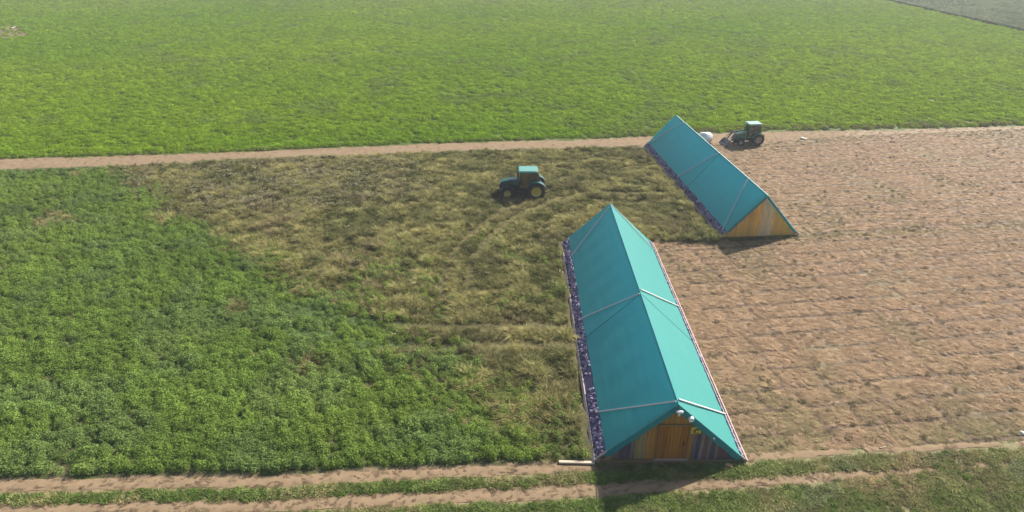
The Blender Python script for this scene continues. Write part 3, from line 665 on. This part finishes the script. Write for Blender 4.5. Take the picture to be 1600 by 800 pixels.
def wheel(root, cx, cy, R, wd, rimr, m_rim, sd_):
    b = MB(); b.lathe([(.01, -.04), (.11, -.04), (.11, .04), (.01, .04)], (0, 0, 0), 14); o = b.build('wheel', m_rim, root); o.location = (cx, cy, R)
    h = wd/2; b = MB(); b.lathe([(rimr, -h*.8), (rimr+.05, -h), (R-.10, -h), (R-.05, -h*.78), (R-.04, 0), (R-.05, h*.78), (R-.10, h), (rimr+.05, h), (rimr, h*.8)], (0, 0, 0), 36)
    nl = 20
    for i in range(nl):                    # lugs
        for sg_ in (-1, 1):
            a = 2*math.pi*(i+(.5 if sg_ > 0 else 0))/nl; c = Vector((math.cos(a)*(R-.03), sg_*h*.48, math.sin(a)*(R-.03)))
            rr = Matrix.Rotation(-a, 3, 'Y') @ Matrix.Rotation(sg_*.7, 3, 'X'); b.box(c, (.07, h*1.1, .07), rr)
    b.build('tyre', M_TYRE, o)
    b = MB(); b.lathe([(.09, 0.0), (rimr*.55, -.03), (rimr*.8, -h*.55), (rimr, -h*.72), (rimr+.01, -h*.5), (rimr*.85, 0), (rimr+.01, h*.5), (rimr, h*.72), (rimr*.8, h*.55), (rimr*.55, .03)], (0, 0, 0), 30)
    for i in range(8):
        a = i*math.pi/4; b.tube((math.cos(a)*.075, -.055, math.sin(a)*.075), (math.cos(a)*.075, .055, math.sin(a)*.075), .013, n=6)
    b.build('rim', m_rim, o, False)
def fender(root, cx, cy, cz, R, wd, a0, a1, mt, th=.04, nm='fender'):
    b = MB(); n_ = 14; pts = []
    for i in range(n_+1):
        a = math.radians(a0+(a1-a0)*i/n_); pts.append((cx+R*math.cos(a), cz+R*math.sin(a)))
    for i in range(n_, -1, -1):
        a = math.radians(a0+(a1-a0)*i/n_); pts.append((cx+(R-th)*math.cos(a), cz+(R-th)*math.sin(a)))
    b.prism(pts, cy-wd/2, cy+wd/2); return b.build(nm, mt, root)
def cab(root, x0, x1, xr, hw, z0, z1, m_frame, m_roof, rt=.2, ov=.14):
    """cab: frame posts, roof, panes, seat and steering wheel. xr = foot of the sloping rear post"""
    b = MB(); P_ = .085
    c = {}
    for s in (-1, 1):
        A, B_, C, D = Vector((x1+.05, s*hw, z0)), Vector((x1-.1, s*hw*.92, z1)), Vector((xr, s*hw, z0+.45)), Vector((x0+.05, s*hw*.92, z1)); m1, m2 = Vector(((x0+x1)/2-.1, s*hw, z0)), Vector(((x0+x1)/2-.12, s*hw*.92, z1))
        b.beam(A, B_, P_, P_, Vector((0, 1, 0))); b.beam(C, D, P_, P_, Vector((0, 1, 0))); b.beam(m1, m2, .06, .06, Vector((0, 1, 0)))
        b.beam(B_, D, P_, P_); b.beam(A, m1, P_, P_); b.beam(m1, C, P_, P_, Vector((0, 1, 0))); c[s] = (A, B_, C, D, m1, m2)
    for i in (0, 1, 2, 3): b.beam(c[-1][i], c[1][i], P_, P_)
    b.build('cab_frame', m_frame, root)
    def pane(q_):
        me = bpy.data.meshes.new('window'); me.from_pydata([tuple(v) for v in q_], [], [tuple(range(len(q_)))]); o = link('window', me, M_GLASS, root)
        sm = o.modifiers.new('t', 'SOLIDIFY'); sm.thickness = .006
    for s in (-1, 1):
        A, B_, C, D, m1, m2 = c[s]; pane([A, B_, m2, m1]); pane([m1, m2, D, C])
    pane([c[-1][0], c[1][0], c[1][1], c[-1][1]]); pane([c[-1][2], c[1][2], c[1][3], c[-1][3]])
    b = MB(); b.box(((x0+x1)/2, 0, z1+rt/2+.03), (x1-x0+ov*2, hw*2+ov, rt), bev=.07); rf = b.build('cab_roof', m_roof, root, False)
    for s in (-.6, .6):
        for xx in (x1+ov+.01, x0-ov-.01): b = MB(); b.box((xx, s*hw, z1+.08), (.03, .16, .09), bev=.01); b.build('work_lamp', M_LAMP, rf)
    sx = (x0+x1)/2-.28
    b = MB(); b.box((sx, 0, z0+.28), (.5, .5, .16), bev=.05); b.box((sx-.27, 0, z0+.62), (.14, .48, .66), Matrix.Rotation(-.15, 3, 'Y'), .05); b.box((sx, 0, z0+.08), (.3, .3, .25)); b.build('seat', M_SEAT, root)
    b = MB(); b.tube((x1-.12, 0, z0+.1), (x1-.38, 0, z0+.62), .03)
    m = Matrix.Translation((x1-.40, 0, z0+.64)) @ Matrix.Rotation(-.5, 4, 'Y')
    k_ = 16
    for i in range(k_):
        a, a2_ = 2*math.pi*i/k_, 2*math.pi*(i+1)/k_; b.tube(m @ Vector((.2*math.cos(a), .2*math.sin(a), 0)), m @ Vector((.2*math.cos(a2_), .2*math.sin(a2_), 0)), .017, n=6)
    b.build('steering_wheel', M_BLK, root)
    b = MB(); b.box(((x0+x1)/2+.02, 0, z0-.03), (x1-x0+.1, hw*2-.05, .07)); b.build('cab_floor', M_BLK, root)
# -- field tractor (faces left)
p = gr(838, 312.5); t1 = empty('farm_tractor', (p.x, p.y+.95, 0), math.pi-.02); tag(t1, 'green tractor with teal cab roof and yellow wheels standing in the tall dry grass', 'tractor')
for s in (-1, 1):
    wheel(t1, 0, s*.92, .88, .5, .50, M_YEL, 1); wheel(t1, 2.78, s*.88, .64, .4, .34, M_YEL, 2)
    fender(t1, 0, s*.90, .88, 1.0, .58, 15, 150, M_GRN); fender(t1, 2.78, s*.88, .64, .76, .42, 25, 165, M_BLK)
b = MB(); b.prism([(1.55, 1.0), (1.55, 1.86), (2.4, 1.84), (3.25, 1.68), (3.5, 1.48), (3.52, 1.34), (1.6, 1.30)], -.40, .40, bev=.05); hd = b.build('hood', M_GRN, t1)
b = MB(); b.prism([(1.58, .95), (1.60, 1.32), (3.48, 1.34), (3.5, .92)], -.36, .36, bev=.02); b.build('engine', M_BLK, t1)
b = MB(); b.prism([(3.50, .95), (3.53, 1.46), (3.56, 1.44), (3.56, .95)], -.34, .34); b.build('grille', M_BLK, t1)
for s in (-1, 1): b = MB(); b.box((3.53, s*.24, 1.42), (.06, .17, .1), bev=.02); b.build('headlight', M_LAMP, t1)
b = MB(); b.box((1.3, 0, .80), (3.6, .46, .42), bev=.04); b.box((0, 0, .88), (.5, 1.3, .36), bev=.05); b.tube((2.78, -.8, .64), (2.78, .8, .64), .1); b.tube((0, -.8, .88), (0, .8, .88), .16); b.build('chassis', M_BLK, t1)
for s in (-1, 1): b = MB(); b.box((1.15, s*.74, .75), (.85, .26, .5), bev=.06); b.build('fuel_tank', M_BLK, t1)
for s in (-1, 1):
    b = MB(); 
    for z_ in (.45, .75, 1.02): b.box((1.62, s*.92, z_), (.36, .22, .04))
    b.beam((1.46, s*.92, .42), (1.46, s*.92, 1.05), .03, .03, Vector((1, 0, 0))); b.beam((1.78, s*.92, .42), (1.78, s*.92, 1.05), .03, .03, Vector((1, 0, 0))); b.build('steps', M_BLK, t1)
cab(t1, .02, 1.60, -.38, .74, 1.12, 2.62, M_BLK, M_CAB)
b = MB(); b.tube((1.78, -.47, 1.5), (1.78, -.47, 2.75), .055, .05); b.tube((1.78, -.47, 1.7), (1.78, -.47, 2.25), .085); b.build('exhaust', M_BLK, t1)
b = MB(); b.beam((-.3, -.4, .6), (-1.05, -.42, .55), .07, .09); b.beam((-.3, .4, .6), (-1.05, .42, .55), .07, .09); b.beam((-.35, 0, 1.15), (-1.0, 0, .98), .06, .06); b.box((-.55, 0, .62), (.5, .2, .12)); b.build('hitch', M_BLK, t1)
for s in (-1, 1):
    b = MB(); b.box((-.72, s*1.0, 1.50), (.08, .22, .14), bev=.02); b.build('tail_light', M_RED, t1)
    b = MB(); b.tube((1.62, s*.75, 2.3), (1.75, s*1.12, 2.3), .018); b.box((1.78, s*1.16, 2.2), (.04, .2, .32), bev=.01); b.build('mirror', M_BLK, t1)
# -- loader tractor (faces left)
p = gr(1182, 227.5); t2 = empty('loader_tractor', (p.x, p.y+.8, 0), math.pi+.10); tag(t2, 'small green tractor with pale cab roof and front loader bucket by the farther barn', 'tractor')
for s in (-1, 1):
    wheel(t2, 0, s*.78, .70, .40, .40, M_RIM2, 3); wheel(t2, 2.08, s*.72, .45, .28, .24, M_RIM2, 4)
    fender(t2, 0, s*.76, .70, .80, .44, 20, 150, M_GRN2)
b = MB(); b.prism([(1.12, .85), (1.12, 1.58), (1.7, 1.55), (2.5, 1.32), (2.82, 1.05), (2.84, .72), (1.2, .75)], -.33, .33, bev=.06); b.build('hood', M_GRN2, t2)
b = MB(); b.box((1.2, 0, .62), (3.0, .36, .34), bev=.03); b.tube((2.08, -.7, .45), (2.08, .7, .45), .08); b.tube((0, -.7, .7), (0, .7, .7), .12); b.build('chassis', M_BLK, t2)
for s in (-1, 1): b = MB(); b.box((2.80, s*.2, 1.0), (.06, .14, .1), bev=.02); b.build('headlight', M_LAMP, t2)
b = MB(); b.prism([(2.83, .7), (2.86, .95), (2.88, .95), (2.88, .7)], -.25, .25); b.build('grille', M_BLK, t2)
cab(t2, -.12, 1.15, -.35, .62, .95, 2.42, M_GRN2, M_CAB2, .16, .2)
for s in (-1, 1):
    b = MB(); b.beam((1.45, s*.48, .6), (1.45, s*.48, 1.62), .12, .14, Vector((1, 0, 0))); b.build('loader_mast', M_GRN2, t2)
    b = MB(); b.beam((1.45, s*.52, 1.58), (2.75, s*.52, 1.35), .09, .14); b.beam((2.70, s*.52, 1.40), (3.45, s*.52, .38), .09, .14); b.build('loader_arm', M_STEEL, t2)
    b = MB(); b.tube((1.5, s*.52, .95), (2.5, s*.52, 1.22), .045); b.tube((2.6, s*.52, 1.55), (3.5, s*.52, .82), .04); b.build('loader_cylinder', M_STEEL, t2)
    b = MB(); b.box((-.62, s*.85, 1.22), (.07, .16, .12), bev=.02); b.build('tail_light', M_RED, t2)
    b = MB()
    for z_ in (.35, .6): b.box((.95, s*.68, z_), (.3, .2, .04))
    b.beam((.95, s*.74, .33), (.95, s*.68, .9), .03, .03, Vector((1, 0, 0))); b.build('steps', M_STEEL, t2)
b = MB(); b.prism([(3.42, .04), (3.40, .70), (3.46, .72), (3.52, .30), (3.62, .14), (4.10, .10), (4.12, .04)], -.86, .86)
for s in (-1, 1): b.prism([(3.42, .05), (3.40, .70), (3.66, .55), (4.08, .10), (4.08, .05)], s*.86-.015, s*.86+.015)
b.build('bucket', M_STEEL, t2)
b = MB(); b.tube((1.35, -.40, 1.5), (1.35, -.40, 2.05), .035); b.build('exhaust', M_BLK, t2)
b = MB(); b.beam((-.3, -.3, .5), (-.85, -.32, .45), .06, .07); b.beam((-.3, .3, .5), (-.85, .32, .45), .06, .07); b.box((-.32, 0, .5), (.1, .7, .08)); b.build('hitch', M_BLK, t2)

# ------------------------------------------------------------------ haze
HAZE = 0.0006
if HAZE:
    b = MB(); b.box((0, 1740, 14), (8200, 3800, 32)); m, t, bs = nmat('haze_air'); t.nodes.remove(bs)
    v = t.nodes.new('ShaderNodeVolumePrincipled'); v.inputs['Color'].default_value = (.86, .90, .95, 1); v.inputs['Density'].default_value = HAZE; v.inputs['Anisotropy'].default_value = .2
    t.links.new(v.outputs[0], t.nodes['Material Output'].inputs['Volume'])
    o = b.build('haze', m); tag(o, kind='stuff')
